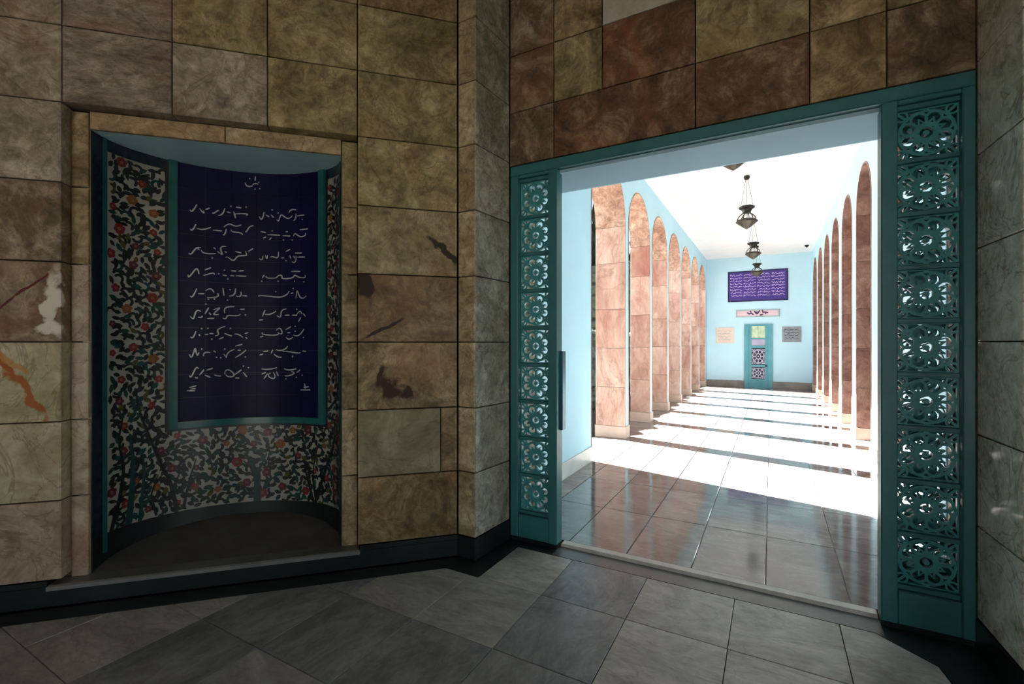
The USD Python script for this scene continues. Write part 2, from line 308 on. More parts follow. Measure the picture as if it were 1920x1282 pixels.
# recessed surround of the niche
SUR = [.15, .60, 1.05, 1.507, 1.965, 2.422, 2.87]
lm = ['rose', 'rose', 'rose', 'rose', 'tan', 'tan']; rm = ['strip', 'strip', 'tan', 'tan', 'tan', 'olive']
for k in range(6):
    part(wl, 'surround_stone', slab(LEFT, 2.19, 2.28, SUR[k] if k else .12, SUR[k + 1], -.08 + jit(), .08), M[lm[k]])
    part(wl, 'surround_stone', slab(LEFT, .672, .778, SUR[k] if k else .12, SUR[k + 1], -.08 + jit(), .08), M[rm[k]])
part(wl, 'surround_stone', slab(LEFT, 1.475, 2.19, 2.77, 2.88, -.08, .08), M['strip'])
part(wl, 'surround_stone', slab(LEFT, .778, 1.475, 2.77, 2.88, -.08, .08), M['strip'])
core = [FB for FB in (
    ((2.285, 3.3), (-.1, 5.3), (-.9, -.105)), ((-.19, .667), (-.1, 5.3), (-.9, -.105)), ((.667, 2.285), (2.90, 5.3), (-.9, -.105)), ((.667, 2.285), (-.1, .10), (-.9, -.16)),
    ((.667, 2.285), (.10, 2.90), (-.9, -.70)))]
part(wl, 'wall_core', join([LEFT.to(box(*a, *b, *c)[0], box(*a, *b, *c)[1]) for a, b, c in core]), M['core'])
# niche ceiling, floor, sill
EL_T, EL_A, EL_B, EL_O = 1.484, .706, .52, .10
def ell(th): return EL_T + EL_A * math.cos(th), EL_O + EL_B * math.sin(th)
half = [ell(math.pi * i / 48) for i in range(49)]
ths = np.linspace(0, math.pi, 3000); et, ed = EL_T + EL_A * np.cos(ths), EL_O + EL_B * np.sin(ths)
arc = np.r_[0, np.cumsum(np.hypot(np.diff(et), np.diff(ed)))]; ARC = arc[-1]
tx, ty = np.gradient(et, arc), np.gradient(ed, arc)
def curve(pts, lift=0.):
    """(s, z) on the niche's curved back -> world points, lifted towards the room."""
    p = np.asarray(pts, float); s = p[:, 0]
    t, d, ux, uy = (np.interp(s, arc, q) for q in (et, ed, tx, ty))
    n = np.hypot(ux, uy); t = t - uy / n * -lift * -1; d = d + ux / n * lift * 1
    return LEFT.o + t[:, None] * LEFT.u + p[:, 1:2] * LEFT.v - d[:, None] * LEFT.n
def nz(t, d): return .125 + .11 * max(0, (d - .1)) / .52     # the niche floor rises towards the back
V = [LEFT.o + t * LEFT.u - d * LEFT.n + np.array([0, 0, 2.772]) for t, d in half]
V += [v + np.array([0, 0, .06]) for v in V]; n = len(half); F = []
for i in range(1, n - 1): F += [[0, i, i + 1], [n, n + i + 1, n + i]]
for i in range(n - 1): F += [[i, n + i, n + i + 1], [i, n + i + 1, i + 1]]
part(wl, 'niche_ceiling', (np.array(V), np.array(F)), M['niche_ceiling'])
V = [LEFT.o + t * LEFT.u - d * LEFT.n + np.array([0, 0, nz(t, d)]) for t, d in half]; V += [v - np.array([0, 0, .08]) for v in V]
part(wl, 'niche_floor', (np.array(V), np.array(F)), plain('niche_floor_marble', (.10, .095, .08), .4, var=.3, scale=4))
part(wl, 'sill', ring_slab(Frame(LEFT.o + np.array([0, 0, .125]), LEFT.u, -LEFT.n, (0, 0, 1)), [(.655, -.014), (2.345, -.014), (2.345, .12), (.655, .12)], 0, .03, .008), plain('sill_marble', (.16, .16, .15), .35, var=.25, scale=5))

# door wall: slabs over the door, corner strips, reveals
wd = st('wall_door', 'reddish brown marble slab wall above and beside the lattice doorway', 'wall')
dz = [2.85, 3.255, 3.69, 4.12, 4.6, 5.2]
DM = [['brown', 'red', 'red', 'tan', 'brown'], ['brown', 'olive', 'red', 'olive', 'tan', 'olive'], ['brown', 'tan', 'plainstone', 'tan', 'tan', 'tan'], ['tan'] * 6, ['tan'] * 6]
for k in range(5):
    xs = [-1.752, -1.384, -.415, .19, .534, .884] if k == 0 else [-1.752, -1.384, -1.02, -.415, .19, .534, .884]
    for i in range(len(xs) - 1):
        part(wd, 'stone', slab(DOOR, xs[i], xs[i + 1], dz[k], dz[k + 1], jit(), .05), M[DM[k][i]])
P0 = Frame((0, 2.685, 0), (1, 0, 0), (0, 0, 1), (0, -1, 0))
ra, rb = np.array([-1.785, 2.685, 0]), np.array([-1.752, 3.11, 0]); RL = float(np.linalg.norm(rb - ra)); ru = (rb - ra) / RL
REV_L = Frame(ra, ru, (0, 0, 1), (ru[1], -ru[0], 0))
ra2, rb2 = np.array([.905, 2.685, 0]), np.array([.884, 3.11, 0]); ru2 = (rb2 - ra2) / np.linalg.norm(rb2 - ra2)
REV_R = Frame(ra2, ru2, (0, 0, 1), (-ru2[1], ru2[0], 0))
for k in range(11):
    part(wd, 'corner_stone', slab(P0, -1.934, -1.788, ROWS[k], ROWS[k + 1], 0, .03, bevel=.006), M['strip'])
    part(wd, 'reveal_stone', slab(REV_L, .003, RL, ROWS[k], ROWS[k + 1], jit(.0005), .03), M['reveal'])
    part(wd, 'reveal_stone', slab(REV_R, .003, RL, ROWS[k], ROWS[k + 1], jit(.0005), .03), M['reveal_lit'])
    part(wd, 'corner_stone', slab(P0, .908, 1.054, ROWS[k], ROWS[k + 1], 0, .03, bevel=.006), M['red' if k % 2 else 'strip'])
part(wd, 'wall_core', join([box(-1.90, -1.825, 2.718, 3.16, 0, 5.3), box(.94, 1.3, 2.718, 3.16, 0, 5.3), box(-1.76, .89, 3.165, 3.585, 2.79, 5.3)]), M['core'])
part(wd, 'doorway_jamb', join([box(-2.42, -1.756, 3.17, 3.57, 0, 4.42), box(.888, 1.6, 3.17, 3.57, 0, 4.42)]), M['brown'])
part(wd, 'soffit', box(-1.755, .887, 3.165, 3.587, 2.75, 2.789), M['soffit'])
part(wd, 'plaster', join([box(-2.42, -1.75, 3.57, 3.59, 0, 4.42), box(.885, 1.6, 3.57, 3.59, 0, 4.42), box(-1.75, .885, 3.587, 3.60, 2.75, 4.42)]), M['blue'])

# dark skirtings
bl = st('baseboard_left', 'black green marble skirting under the niche wall', 'skirting')
part(bl, 'skirting', join([ring_slab(LEFT, [(.0, .0), (2.93, .0), (2.93, .118), (.0, .118)], .004, .1, .004)]), M['black'])
part(bl, 'skirting', join([LEFT.to(*box(-.0, .655, .118, .148, -.1, .003)), LEFT.to(*box(2.345, 2.93, .118, .148, -.1, .003))]), M['black'])
br = st('baseboard_door', 'black green marble skirting around the doorway corners', 'skirting')
part(br, 'skirting', ring_slab(P0, [(-1.936, 0), (-1.785, 0), (-1.785, .147), (-1.936, .147)], .004, .03, .003), M['black'])
part(br, 'skirting', ring_slab(REV_L, [(0, 0), (RL, 0), (RL, .147), (0, .147)], .004, .03, .003), M['black'])
part(br, 'skirting', ring_slab(REV_R, [(0, 0), (RL, 0), (RL, .147), (0, .147)], .004, .03, .003), M['black'])
part(br, 'skirting', ring_slab(P0, [(.905, 0), (1.06, 0), (1.06, .147), (.905, .147)], .004, .03, .003), M['black'])

# the other walls of the octagon, with open doorways behind and to the right
OC, AP = np.array([-.44, -.83]), 3.515
def side_frame(a):      # outward direction angle
    d = np.array([math.cos(a), math.sin(a)]); o = OC + d * AP
    return Frame((*o, 0), (-d[1], d[0], 0), (0, 0, 1), (-d[0], -d[1], 0))
H = AP * math.tan(math.pi / 8)
for nm, a, doorway in (('wall_right_niche', math.pi / 4, 0), ('wall_right', 0, 1), ('wall_back_right', -math.pi / 4, 0), ('wall_back', -math.pi / 2, 1), ('wall_back_left', -3 * math.pi / 4, 0), ('wall_far_left', math.pi, 0)):
    fr = side_frame(a); w_ = st(nm, None, 'wall')
    e = H + .12
    if doorway:
        bs = [box(-e, -1.25, 0, 5.3, -.35, 0), box(1.25, e, 0, 5.3, -.35, 0), box(-1.25, 1.25, 2.85, 5.3, -.35, 0)]
    else: bs = [box(-e, e, 0, 5.3, -.35, 0)]
    part(w_, 'wall_face', join([fr.to(*b) for b in bs]), M['inner_wall'])
    tag(w_, {'wall_right_niche': 'tan marble wall right of the doorway bay', 'wall_right': 'tan marble wall with an open doorway on the right', 'wall_back_right': 'blind tan marble wall behind on the right', 'wall_back': 'tan marble wall with an open doorway behind', 'wall_back_left': 'blind tan marble wall behind on the left', 'wall_far_left': 'blind tan marble wall left of the niche wall'}[nm])
octo = [(OC[0] + AP / math.cos(math.pi / 8) * math.cos(math.pi / 8 + k * math.pi / 4), OC[1] + AP / math.cos(math.pi / 8) * math.sin(math.pi / 8 + k * math.pi / 4)) for k in range(8)]
ce = st('ceiling', 'pale plaster ceilings of the hall and the colonnade', 'ceiling')
v, f = extrude(Polygon(octo).buffer(.5, join_style=2), .25); v[:, 2] += 5.2
part(ce, 'hall_ceiling', (v, f), M['white'])
v, f = tm(trimesh.creation.box([4.5, 14.6, .3])); v = v + np.array([-.42, 10.80, 4.572])
part(ce, 'colonnade_ceiling', (v, f), M['white'])

# ------------------------------------------------------------------ floors
fl = st('floor', 'grey marble slab floor of the hall with a dark border', 'floor')
slabbed = box(-5.2, 4.3, -5.4, 3.175, -.12, -.025)
part(fl, 'floor_base', slabbed, M['core'])
bay = Polygon([(-1.785, 2.6), (-1.752, 3.178), (.884, 3.178), (.905, 2.6)])
room = unary_union([Polygon(octo), bay])
inner = unary_union([Polygon(octo).buffer(-.13, join_style=2).intersection(sbox(-9, -9, 9, 2.50)), Polygon([(-1.645, 2.3), (-1.63, 3.02), (.47, 3.02), (.68, 2.846), (.73, 2.5), (.73, 2.3)])])
bord = room.difference(inner.buffer(.003))
door_band = bord.intersection(Polygon([(-1.36, 2.9), (-1.36, 3.3), (.51, 3.3), (.51, 2.9)]))
bord = bord.difference(door_band)
v, f = extrude(bord, .03); v[:, 2] -= .0295; part(fl, 'border', (v, f), M['border'])
v, f = extrude(door_band, .03); v[:, 2] -= .0295; part(fl, 'border', (v, f), M['border_door'])
gx = [-.187 + .505 * k for k in range(-7, 8)]; gy = [2.51 - .558 * k for k in range(-1, 13)]
fm = {(6, 0): 'floor_c', (5, 0): 'floor_b', (5, 1): 'floor_b', (4, 0): 'floor_c', (4, 1): 'floor_a', (6, 1): 'floor_c', (7, 0): 'floor_c', (7, 1): 'floor_c', (3, 1): 'floor_a', (3, 2): 'floor_b', (2, 2): 'floor_b', (2, 3): 'floor_b', (5, 2): 'floor_b', (6, 2): 'floor_a'}
for i in range(len(gx) - 1):
    for j in range(len(gy) - 1):
        g = sbox(gx[i], gy[j + 1], gx[i + 1], gy[j]).intersection(inner)
        for q in getattr(g, 'geoms', [g]):
            if q.geom_type != 'Polygon' or q.area < .004: continue
            q = q.simplify(.002).buffer(-.0018, join_style=2)
            if q.is_empty or q.geom_type != 'Polygon': continue
            pts = list(q.exterior.coords)[:-1]
            mat = M[fm.get((i, j), rnd.choice(['floor_a', 'floor_a', 'floor_b', 'floor_c']))]
            if abs(q.convex_hull.area - q.area) < 1e-5: m = ring_slab(FLOOR, pts, jit(.0006), .03, .002)
            else: m = extrude(q, .03); m[0][:, 2] -= .03
            part(fl, 'floor_tile', m, mat)
th = st('trim_1', 'pale marble threshold strip across the doorway floor', 'threshold')
part(th, 'threshold', bbox(-1.358, .51, 3.178, 3.248, -.03, .022, .005), M['thresh'])
fw = thing('floor_colonnade', 'polished grey marble floor of the sunlit colonnade', 'floor', kind='structure')
part(fw, 'floor_base', box(-2.46, 1.62, 3.25, 17.62, -.12, .011), plain('walk_grout', (.22, .21, .20), .6, var=.5, scale=5))
wx = [-2.46, -1.75, -1.32, -.89, -.46, -.03, .40, .83, 1.62]; wy = [3.25, 4.07] + [4.07 + .835 * k for k in range(1, 17)]; wy[-1] = 17.6
for i in range(8):
    for j in range(len(wy) - 1):
        x1 = wx[i + 1] + (.06 if (i == 6 and j == 1) else 0)
        part(fw, 'floor_tile', slab(FLOOR, wx[i], x1, wy[j], wy[j + 1], .018 + jit(.0004), .03, .006, .002), M['walk_b' if (i * 7 + j * 3) % 5 in (0, 2) else 'walk_a'])

# ------------------------------------------------------------------ the colonnade
XL, XLO, XR, XRO = -1.98, -2.33, 1.15, 1.57
FAR = [7.17 + 1.67 * k for k in range(7)]; FIRST = 5.60
def arcade(name, x0, x1, opening, spring, firsty, label):
    w_ = st(name, label, 'wall')
    r = opening / 2
    wallp = unary_union([sbox(3.59, -.03, firsty, 4.42), sbox(3.59, spring, 17.6, 4.42)])
    for k, y in enumerate(FAR):
        q = (y - firsty) / 2 if k == 0 else r
        wallp = wallp.difference(Point(y - q, spring).buffer(q, 24))
    v, f = extrude(wallp, x1 - x0)
    part(w_, 'plaster', (np.stack([x0 + v[:, 2], v[:, 0], v[:, 1]], 1), f), M['blue'])
    return w_
LO, RO, LS, RS = 1.50, 1.22, 3.315, 3.45
wcl = arcade('wall_colonnade_left', XLO, XL, LO, LS, FIRST, 'pale blue arcaded wall on the left of the colonnade')
wcr = arcade('wall_colonnade_right', XR, XRO, RO, RS, FAR[0] - RO, 'pale blue arcaded wall on the right of the colonnade')
def arch_lining(x0, x1, yc, zc, r, th=.022, seg=20, z_ext=0):
    V, F = [], []
    for i in range(seg + 1):
        a = math.pi * i / seg; c, s = math.cos(a), math.sin(a)
        for rr in (r, r - th):
            for x in (x0, x1): V.append((x, yc + rr * c, zc + rr * s))
    for i in range(seg):
        a, b = 4 * i, 4 * (i + 1)
        for p, q in ((0, 1), (1, 3), (3, 2), (2, 0)): F += [[a + p, a + q, b + q], [a + p, b + q, b + p]]
    return np.array(V), np.array(F)
for y in FAR:
    q = (y - FIRST) / 2 if y == FAR[0] else LO / 2
    part(wcl, 'arch_lining', arch_lining((-2.449 if y == FAR[0] else XLO - .004), XL + .008, y - q, LS, q), M['archbrown'], 40)
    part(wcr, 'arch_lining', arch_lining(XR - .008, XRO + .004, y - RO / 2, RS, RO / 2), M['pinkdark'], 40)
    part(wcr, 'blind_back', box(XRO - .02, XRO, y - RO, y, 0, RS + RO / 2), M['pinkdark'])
part(wcl, 'arch_lining', join([box(XLO, XL + .006, FIRST, FIRST + .012, .2, LS)]), M['pink'])
part(wcr, 'arch_lining', join([box(XR - .006, XRO - .02, FAR[0] - RO, FAR[0] - RO + .022, .2, RS)]), M['pinkdark'])
part(wcl, 'skirting', join([box(XL, XL + .015, 3.6, FIRST, .0, .2)]), M['skirt_pale'])
part(wcr, 'skirting', join([box(XR - .015, XR, 3.6, FAR[0] - RO, .0, .2)]), M['skirt_pale'])
def pillar(name, w, x0, x1, spring, mat, label, group, y):
    """origin: the pillar's face towards the doorway, at the floor; it runs w along +y."""
    t = thing(name, label, 'pillar', group, loc=(0, y, 0))
    part(t, 'core', box(x0, x1, .004, w - .004, .2, spring), M['blue'])
    zs = [.2, .81, 1.42, 2.03, 2.75, spring]
    lo, hi = (x0 - .004, x1 + .008) if x0 < 0 else (x0 - .008, x1 - .02)
    for k in range(5):
        part(t, 'facing_slab', bbox(lo, hi, -.022, .004, zs[k] + .002, zs[k + 1] - .002, .003), M[mat])
        part(t, 'facing_slab', bbox(lo, hi, w - .004, w + .022, zs[k] + .002, zs[k + 1] - .002, .003), M[mat])
    e0, e1 = (x0 - .015, x1 + .02) if x0 < 0 else (x0 - .02, x1 - .02)
    part(t, 'plinth', bbox(e0, e1, -.030, w + .030, .018, .2, .004), M['plinth'])
    return t
ORD = ['nearest', 'second nearest', 'third nearest', 'fourth nearest', 'fifth nearest', 'sixth nearest']
pl = pillar('stone_pillar', 1.67 - LO, -2.445, XL, LS, 'pink', 'nearest pink stone pillar on the left side of the sunlit colonnade', 'pillars along the left of the colonnade', FAR[0])
pl = pillar('stone_pillar', 1.67 - LO, XLO, XL, LS, 'pink', 'second nearest pink stone pillar on the left side of the sunlit colonnade', 'pillars along the left of the colonnade', FAR[1])
for k in range(2, 6): copy_of(pl, (0, FAR[k], 0), f'{ORD[k]} pink stone pillar on the left side of the sunlit colonnade')
pillar('stone_pilaster', 17.6 - FAR[6], XLO, XL, LS, 'pink', 'pink stone pilaster at the far left end of the colonnade, against the end wall', None, FAR[6])
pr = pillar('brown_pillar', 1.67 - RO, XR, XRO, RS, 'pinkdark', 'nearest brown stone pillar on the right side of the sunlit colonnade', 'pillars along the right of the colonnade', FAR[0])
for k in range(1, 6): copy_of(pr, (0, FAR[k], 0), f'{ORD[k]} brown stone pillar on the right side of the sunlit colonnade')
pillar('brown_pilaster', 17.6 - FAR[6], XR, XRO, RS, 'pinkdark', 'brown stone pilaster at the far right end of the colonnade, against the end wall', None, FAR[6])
we = st('wall_colonnade_end', 'pale blue end wall of the colonnade with the teal door', 'wall')
part(we, 'plaster', box(-2.5, 1.65, 17.6, 17.9, -.03, 4.5), M['blue'])
be = st('baseboard_end', 'brown grey stone skirting along the end wall of the colonnade', 'skirting')
part(be, 'skirting', join([box(-1.98, -.80, 17.575, 17.6, .018, .23), box(.04, 1.15, 17.575, 17.6, .018, .23)]), M['skirt'])

# ------------------------------------------------------------------ the teal lattice door frame
dr = tag(st('door_1', 'teal painted door frame with pierced lattice side panels, its doorway open', 'door frame'))
def ring(r, t, x=0, y=0): return Point(x, y).buffer(r, 12).difference(Point(x, y).buffer(r - t, 12))
def rosette_shape(w, h, fine=True):
    s = min(w, h) / .255; t = .0125 * s; R = []
    P = [(.080 * s * math.cos(math.pi / 4 * k + math.pi / 8), .080 * s * math.sin(math.pi / 4 * k + math.pi / 8)) for k in range(8)]
    for k in range(8):
        R.append(ring(.0385 * s, t, *P[k]))
        if fine: R.append(LineString([P[k], P[(k + 3) % 8]]).buffer(.0042 * s))
    R += [ring(.050 * s, t), ring(.121 * s, t), Point(0, 0).buffer(.014 * s, 6)]
    for k in range(4):
        a = math.pi / 4 + math.pi / 2 * k; c, q = math.cos(a), math.sin(a)
        R.append(LineString([(.112 * s * c, .112 * s * q), (w * .5 * np.sign(c), h * .5 * np.sign(q))]).buffer(t / 2))
        R.append(ring(.030 * s, t * .8, .103 * s * np.sign(c), .103 * s * np.sign(q)))
        b = math.pi / 2 * k; R.append(Point(.125 * s * math.cos(b), .125 * s * math.sin(b)).buffer(.012 * s, 4))
    R.append(sbox(-w / 2, -h / 2, w / 2, h / 2).difference(sbox(-w / 2 + .006, -h / 2 + .006, w / 2 - .006, h / 2 - .006)))
    return unary_union(R).intersection(sbox(-w / 2, -h / 2, w / 2, h / 2)).simplify(.0006)
ZB, PITCH = .217, .2798
RSV, RSF = extrude(rosette_shape(.252, .254), .024)
def rosette_at(xc, zc, y):
    return np.stack([xc + RSV[:, 0], y + .024 - RSV[:, 2], zc + RSV[:, 1]], 1), RSF
Y0 = 3.11
def stile(x0, x1, z0, z1, y0=Y0, y1=Y0 + .10): return bbox(x0, x1, y0, y1, z0, z1, .005)
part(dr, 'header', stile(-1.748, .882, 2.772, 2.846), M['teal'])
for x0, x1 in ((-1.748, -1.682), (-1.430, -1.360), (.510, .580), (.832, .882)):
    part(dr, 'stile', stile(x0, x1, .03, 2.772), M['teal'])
part(dr, 'plinth', box(-1.745, -1.362, Y0 + .012, Y0 + .098, 0, .03), M['black'])
part(dr, 'plinth', box(.512, .880, Y0 + .012, Y0 + .098, 0, .03), M['black'])
for x0, x1 in ((-1.682, -1.430), (.580, .832)):
    part(dr, 'bottom_rail', stile(x0, x1, .03, ZB - .012, Y0 + .004), M['teal'])
    part(dr, 'top_rail', stile(x0, x1, ZB + 9 * PITCH + .012, 2.772, Y0 + .004), M['teal'])
    for k in range(9):
        part(dr, 'lattice_rosette', rosette_at((x0 + x1) / 2, ZB + PITCH * (k + .5), Y0 + .055), M['teal_leaf'])
    for k in range(10):
        part(dr, 'glazing_bar', bbox(x0, x1, Y0 + .03, Y0 + .085, ZB + PITCH * k - .0125, ZB + PITCH * k + .0125, .003), M['teal'])
part(dr, 'latch_box', bbox(-1.372, -1.338, Y0 + .055, Y0 + .12, .86, 1.44, .004), M['latch'], label='dark latch plate on the left jamb')
# the folded leaf behind the right lattice
lf = st('door_2', 'teal lattice door leaf folded back behind the right side panel', 'door')
for x0, x1 in ((.535, .575), (.835, .878)): part(lf, 'stile', stile(x0, x1, .05, 2.74, 3.265, 3.305), M['teal'])
part(lf, 'rail', stile(.575, .835, .05, ZB - .012, 3.265, 3.305), M['teal']); part(lf, 'rail', stile(.575, .835, 2.735, 2.74, 3.265, 3.305), M['teal'])
LFV, LFF = extrude(unary_union([affinity.rotate(rosette_shape(.25, .25), 22.5, origin=(0, 0)).intersection(sbox(-.125, -.14, .125, .14)), unary_union([ring(.040, .026, .060 * math.cos(a), .060 * math.sin(a)) for a in np.arange(6) * math.pi / 3]), sbox(-.13, -.016, .13, .016)]), .018)
for k in range(8):
    part(lf, 'lattice_rosette', (np.stack([.705 + LFV[:, 0], 3.293 - LFV[:, 2], ZB + PITCH * (k + 1.0) + LFV[:, 1]], 1), LFF), M['teal_leaf'])
part(lf, 'kick_panel', bbox(.575, .835, 3.27, 3.30, ZB - .012, ZB + .5 * PITCH, .003), M['teal'])
part(lf, 'head_panel', bbox(.575, .835, 3.27, 3.30, ZB + 8.5 * PITCH, 2.735, .003), M['teal'])

# ------------------------------------------------------------------ floral mural in the niche
def curved_sheet(s0, s1, z0, z1, lift, ns, thick=.0):
    S = np.linspace(s0, s1, ns + 1)
    zb = z0 if callable(z0) else (lambda s: z0)
    A = curve([(s, zb(s)) for s in S], lift); B = curve([(s, z1) for s in S], lift); n = ns + 1
    V = np.vstack([A, B]); F = []
    for i in range(ns): F += [[i, i + 1, n + i + 1], [i, n + i + 1, n + i]]
    if thick:
        Cc = curve([(s, zb(s)) for s in S], lift - thick); D = curve([(s, z1) for s in S], lift - thick)
        V = np.vstack([V, Cc, D])
        for i in range(ns):
            F += [[2 * n + i + 1, 2 * n + i, 3 * n + i], [2 * n + i + 1, 3 * n + i, 3 * n + i + 1]]
            F += [[2 * n + i, 2 * n + i + 1, i + 1], [2 * n + i, i + 1, i], [n + i, n + i + 1, 3 * n + i + 1], [n + i, 3 * n + i + 1, 3 * n + i]]
        for i in (0, ns): F += [[i, n + i, 3 * n + i], [i, 3 * n + i, 2 * n + i]]
    return V, np.array(F)
def zfl(s):
    t, d = np.interp(s, arc, et), np.interp(s, arc, ed); return nz(t, d)
mu = thing('floral_tile_mural', 'curved floral tile mural of dark leaves and red flowers on cream inside the niche', 'tile mural')
part(mu, 'ground', curved_sheet(.0, ARC, lambda s: zfl(s) - .01, 2.772, .0, 60, .04), M['cream_tile'], 60)
part(mu, 'base_band', curved_sheet(.0, ARC, lambda s: zfl(s) - .01, .315, .006, 60, .006), M['ink'], 60)
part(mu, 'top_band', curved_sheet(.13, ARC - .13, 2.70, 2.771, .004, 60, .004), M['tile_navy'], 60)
part(mu, 'edge_band', curved_sheet(.0, .092, .2, 2.771, .005, 10, .005), M['tile_navy'], 60)
part(mu, 'edge_band', curved_sheet(.092, .124, .2, 2.771, .007, 4, .007), M['tile_teal'], 60)
part(mu, 'edge_band', curved_sheet(ARC - .092, ARC, .2, 2.771, .005, 10, .005), M['tile_navy'], 60)
part(mu, 'edge_band', curved_sheet(ARC - .124, ARC - .092, .2, 2.771, .007, 4, .007), M['tile_teal'], 60)
PS0, PS1, PZ0 = .487, 1.604, .90
def on_panel(s, z, m=0): return PS0 - m < s < PS1 + m and z > PZ0 - m
def print_mesh(shapes, lift):
    V, F, n = [], [], 0
    for g in shapes:
        v, f = flat(g); V.append(v); F.append(f + n); n += len(v)
    return curve(np.vstack(V), lift), np.vstack(F)[:, ::-1]
rn = random.Random(21)
trunks = [([(.259, .31), (.278, .495), (.29, .702), (.27, .9)], .022), ([(.144, .28), (.212, .516), (.234, .682), (.20, .88), (.24, 1.1)], .014), ([(.533, .36), (.497, .547), (.442, .669), (.367, .9), (.327, 1.031), (.30, 1.2)], .013),
          ([(.579, .35), (.61, .524), (.651, .67)], .010), ([(.54, .36), (.50, .45), (.56, .60)], .010), ([(1.039, .32), (1.039, .491), (1.013, .593), (.959, .676)], .024), ([(1.053, .32), (1.053, .551), (1.106, .669)], .014), ([(1.04, .45), (1.0, .57), (.95, .62)], .012),
          ([(1.496, .32), (1.604, .571), (1.697, .779), (1.72, .95)], .014), ([(1.476, .32), (1.414, .512), (1.392, .631)], .011), ([(1.50, .33), (1.47, .50), (1.49, .66)], .010), ([(.327, .32), (.351, .617), (.345, .761)], .012), ([(.42, .33), (.39, .47), (.43, .60)], .008)]
tr_dark, tr_teal = [], []
for i, (p, w) in enumerate(trunks):
    q = np.array(p); u = np.linspace(0, len(q) - 1, 14); c = np.c_[np.interp(u, range(len(q)), q[:, 0]), np.interp(u, range(len(q)), q[:, 1])]
    ws = np.linspace(w, w * .35, 14)
    g = unary_union([LineString(c[k:k + 2]).buffer(ws[k], 4) for k in range(13)]).simplify(.002)
    (tr_teal if i in (0, 5, 6, 11) else tr_dark).append(g)
part(mu, 'tree_trunk', print_mesh(tr_dark, .0030), M['ink'], True, kind='stuff')
part(mu, 'tree_trunk', print_mesh(tr_teal, .0032), M['leafgreen'], True, kind='stuff')
flowers = []
tries = 0
while len(flowers) < 74 and tries < 9000:
    tries += 1
    s, z = rn.uniform(.15, ARC - .15), rn.uniform(.37, 2.67)
    if on_panel(s, z, .035) or any(math.hypot(s - a, z - b) < .125 for a, b, _ in flowers): continue
    flowers.append((s, z, rn.uniform(.019, .033)))
petals = {'flower_red': [], 'flower_orange': [], 'flower_plum': []}; hearts = []
for i, (s, z, r) in enumerate(flowers):
    key = ['flower_red', 'flower_plum', 'flower_red', 'flower_plum', 'flower_orange'][rn.randrange(5)]; npet = rn.choice([5, 5, 6]); a0 = rn.uniform(0, 6)
    petals[key].append(unary_union([Point(s + r * .62 * math.cos(a0 + k * 2 * math.pi / npet), z + r * .62 * math.sin(a0 + k * 2 * math.pi / npet)).buffer(r * .52, 3) for k in range(npet)]).difference(Point(s, z).buffer(r * .3, 3)))
    hearts.append(Point(s, z).buffer(r * .24, 3))
for key in petals: part(mu, 'flower_print', print_mesh(petals[key], .0028), M[key], True, kind='stuff')
part(mu, 'flower_heart', print_mesh(hearts, .0028), M['flower_orange'], True, kind='stuff')
leaves = {'ink': [], 'leafgreen': [], 'olivegreen': []}
def almond(s, z, a, l, w):
    p = [(-.5, 0), (-.25, .42), (.1, .5), (.5, 0), (.1, -.5), (-.25, -.42)]
    c, q = math.cos(a), math.sin(a)
    return Polygon([(s + c * x * l - q * y * w, z + q * x * l + c * y * w) for x, y in p])
def hook(s, z, a, l, w):
    pts = [(l * .55 * math.cos(u) + s, l * .55 * math.sin(u) + z) for u in np.linspace(a, a + 2.6, 6)]
    return LineString(pts).buffer(w * .32, 2)
sp = .0355
ns_, nz_ = int((ARC - .26) / sp), int(2.38 / sp)
for i in range(ns_):
    for j in range(nz_):
        s, z = .145 + (i + .5 * (j % 2) + rn.uniform(.1, .9)) * sp, .33 + (j + rn.uniform(.1, .9)) * sp
        if on_panel(s, z, .016) or z > 2.685 or s > ARC - .138: continue
        if any(math.hypot(s - a, z - b) < r + .009 for a, b, r in flowers): continue
        a = 6.28 * float(meshkit.noise([[s * 5, z * 5, 1.5]])[0]) * 1.6 + rn.uniform(-.7, .7)
        u = rn.random(); key = 'ink' if u < .76 else ('leafgreen' if u < .95 else 'olivegreen')
        l, w = rn.uniform(.046, .068), rn.uniform(.023, .034)
        leaves[key].append(hook(s, z, a, .046, .027) if rn.random() < .33 else almond(s, z, a, l, w))
for key in leaves: part(mu, 'leaf_print', print_mesh(leaves[key], .0022 if key == 'ink' else .0024), M[key], True, kind='stuff')

# ------------------------------------------------------------------ the blue inscription panel in the niche
ip = thing('inscription_panel', 'tall cobalt blue tile panel of white Persian verse in a teal frame inside the niche', 'inscription panel')
IS0, IS1, IZ0, IZ1 = .539, 1.545, .947, 2.770
NC, NR = 6, 11
for i in range(NC):
    for j in range(NR):
        a, b = IS0 + (IS1 - IS0) * i / NC, IS0 + (IS1 - IS0) * (i + 1) / NC; c, d = IZ0 + (IZ1 - IZ0) * j / NR, IZ0 + (IZ1 - IZ0) * (j + 1) / NR
        part(ip, 'tile', curved_sheet(a + .0012, b - .0012, c + .0012, d - .0012, .014 + jit(.0004), 5, .010), M['tile_blue'], 60)
part(ip, 'grout', curved_sheet(IS0, IS1, IZ0, IZ1, .008, 30, .006), M['ink'], 60)
part(ip, 'frame_strip', curved_sheet(PS0, IS0, PZ0, IZ1, .026, 3, .024), M['tile_teal'], 60)
part(ip, 'frame_strip', curved_sheet(IS1, PS1, PZ0, IZ1, .026, 3, .024), M['tile_teal'], 60)
part(ip, 'frame_strip', curved_sheet(IS0, IS1, PZ0, IZ0, .026, 30, .024), M['tile_teal'], 60)
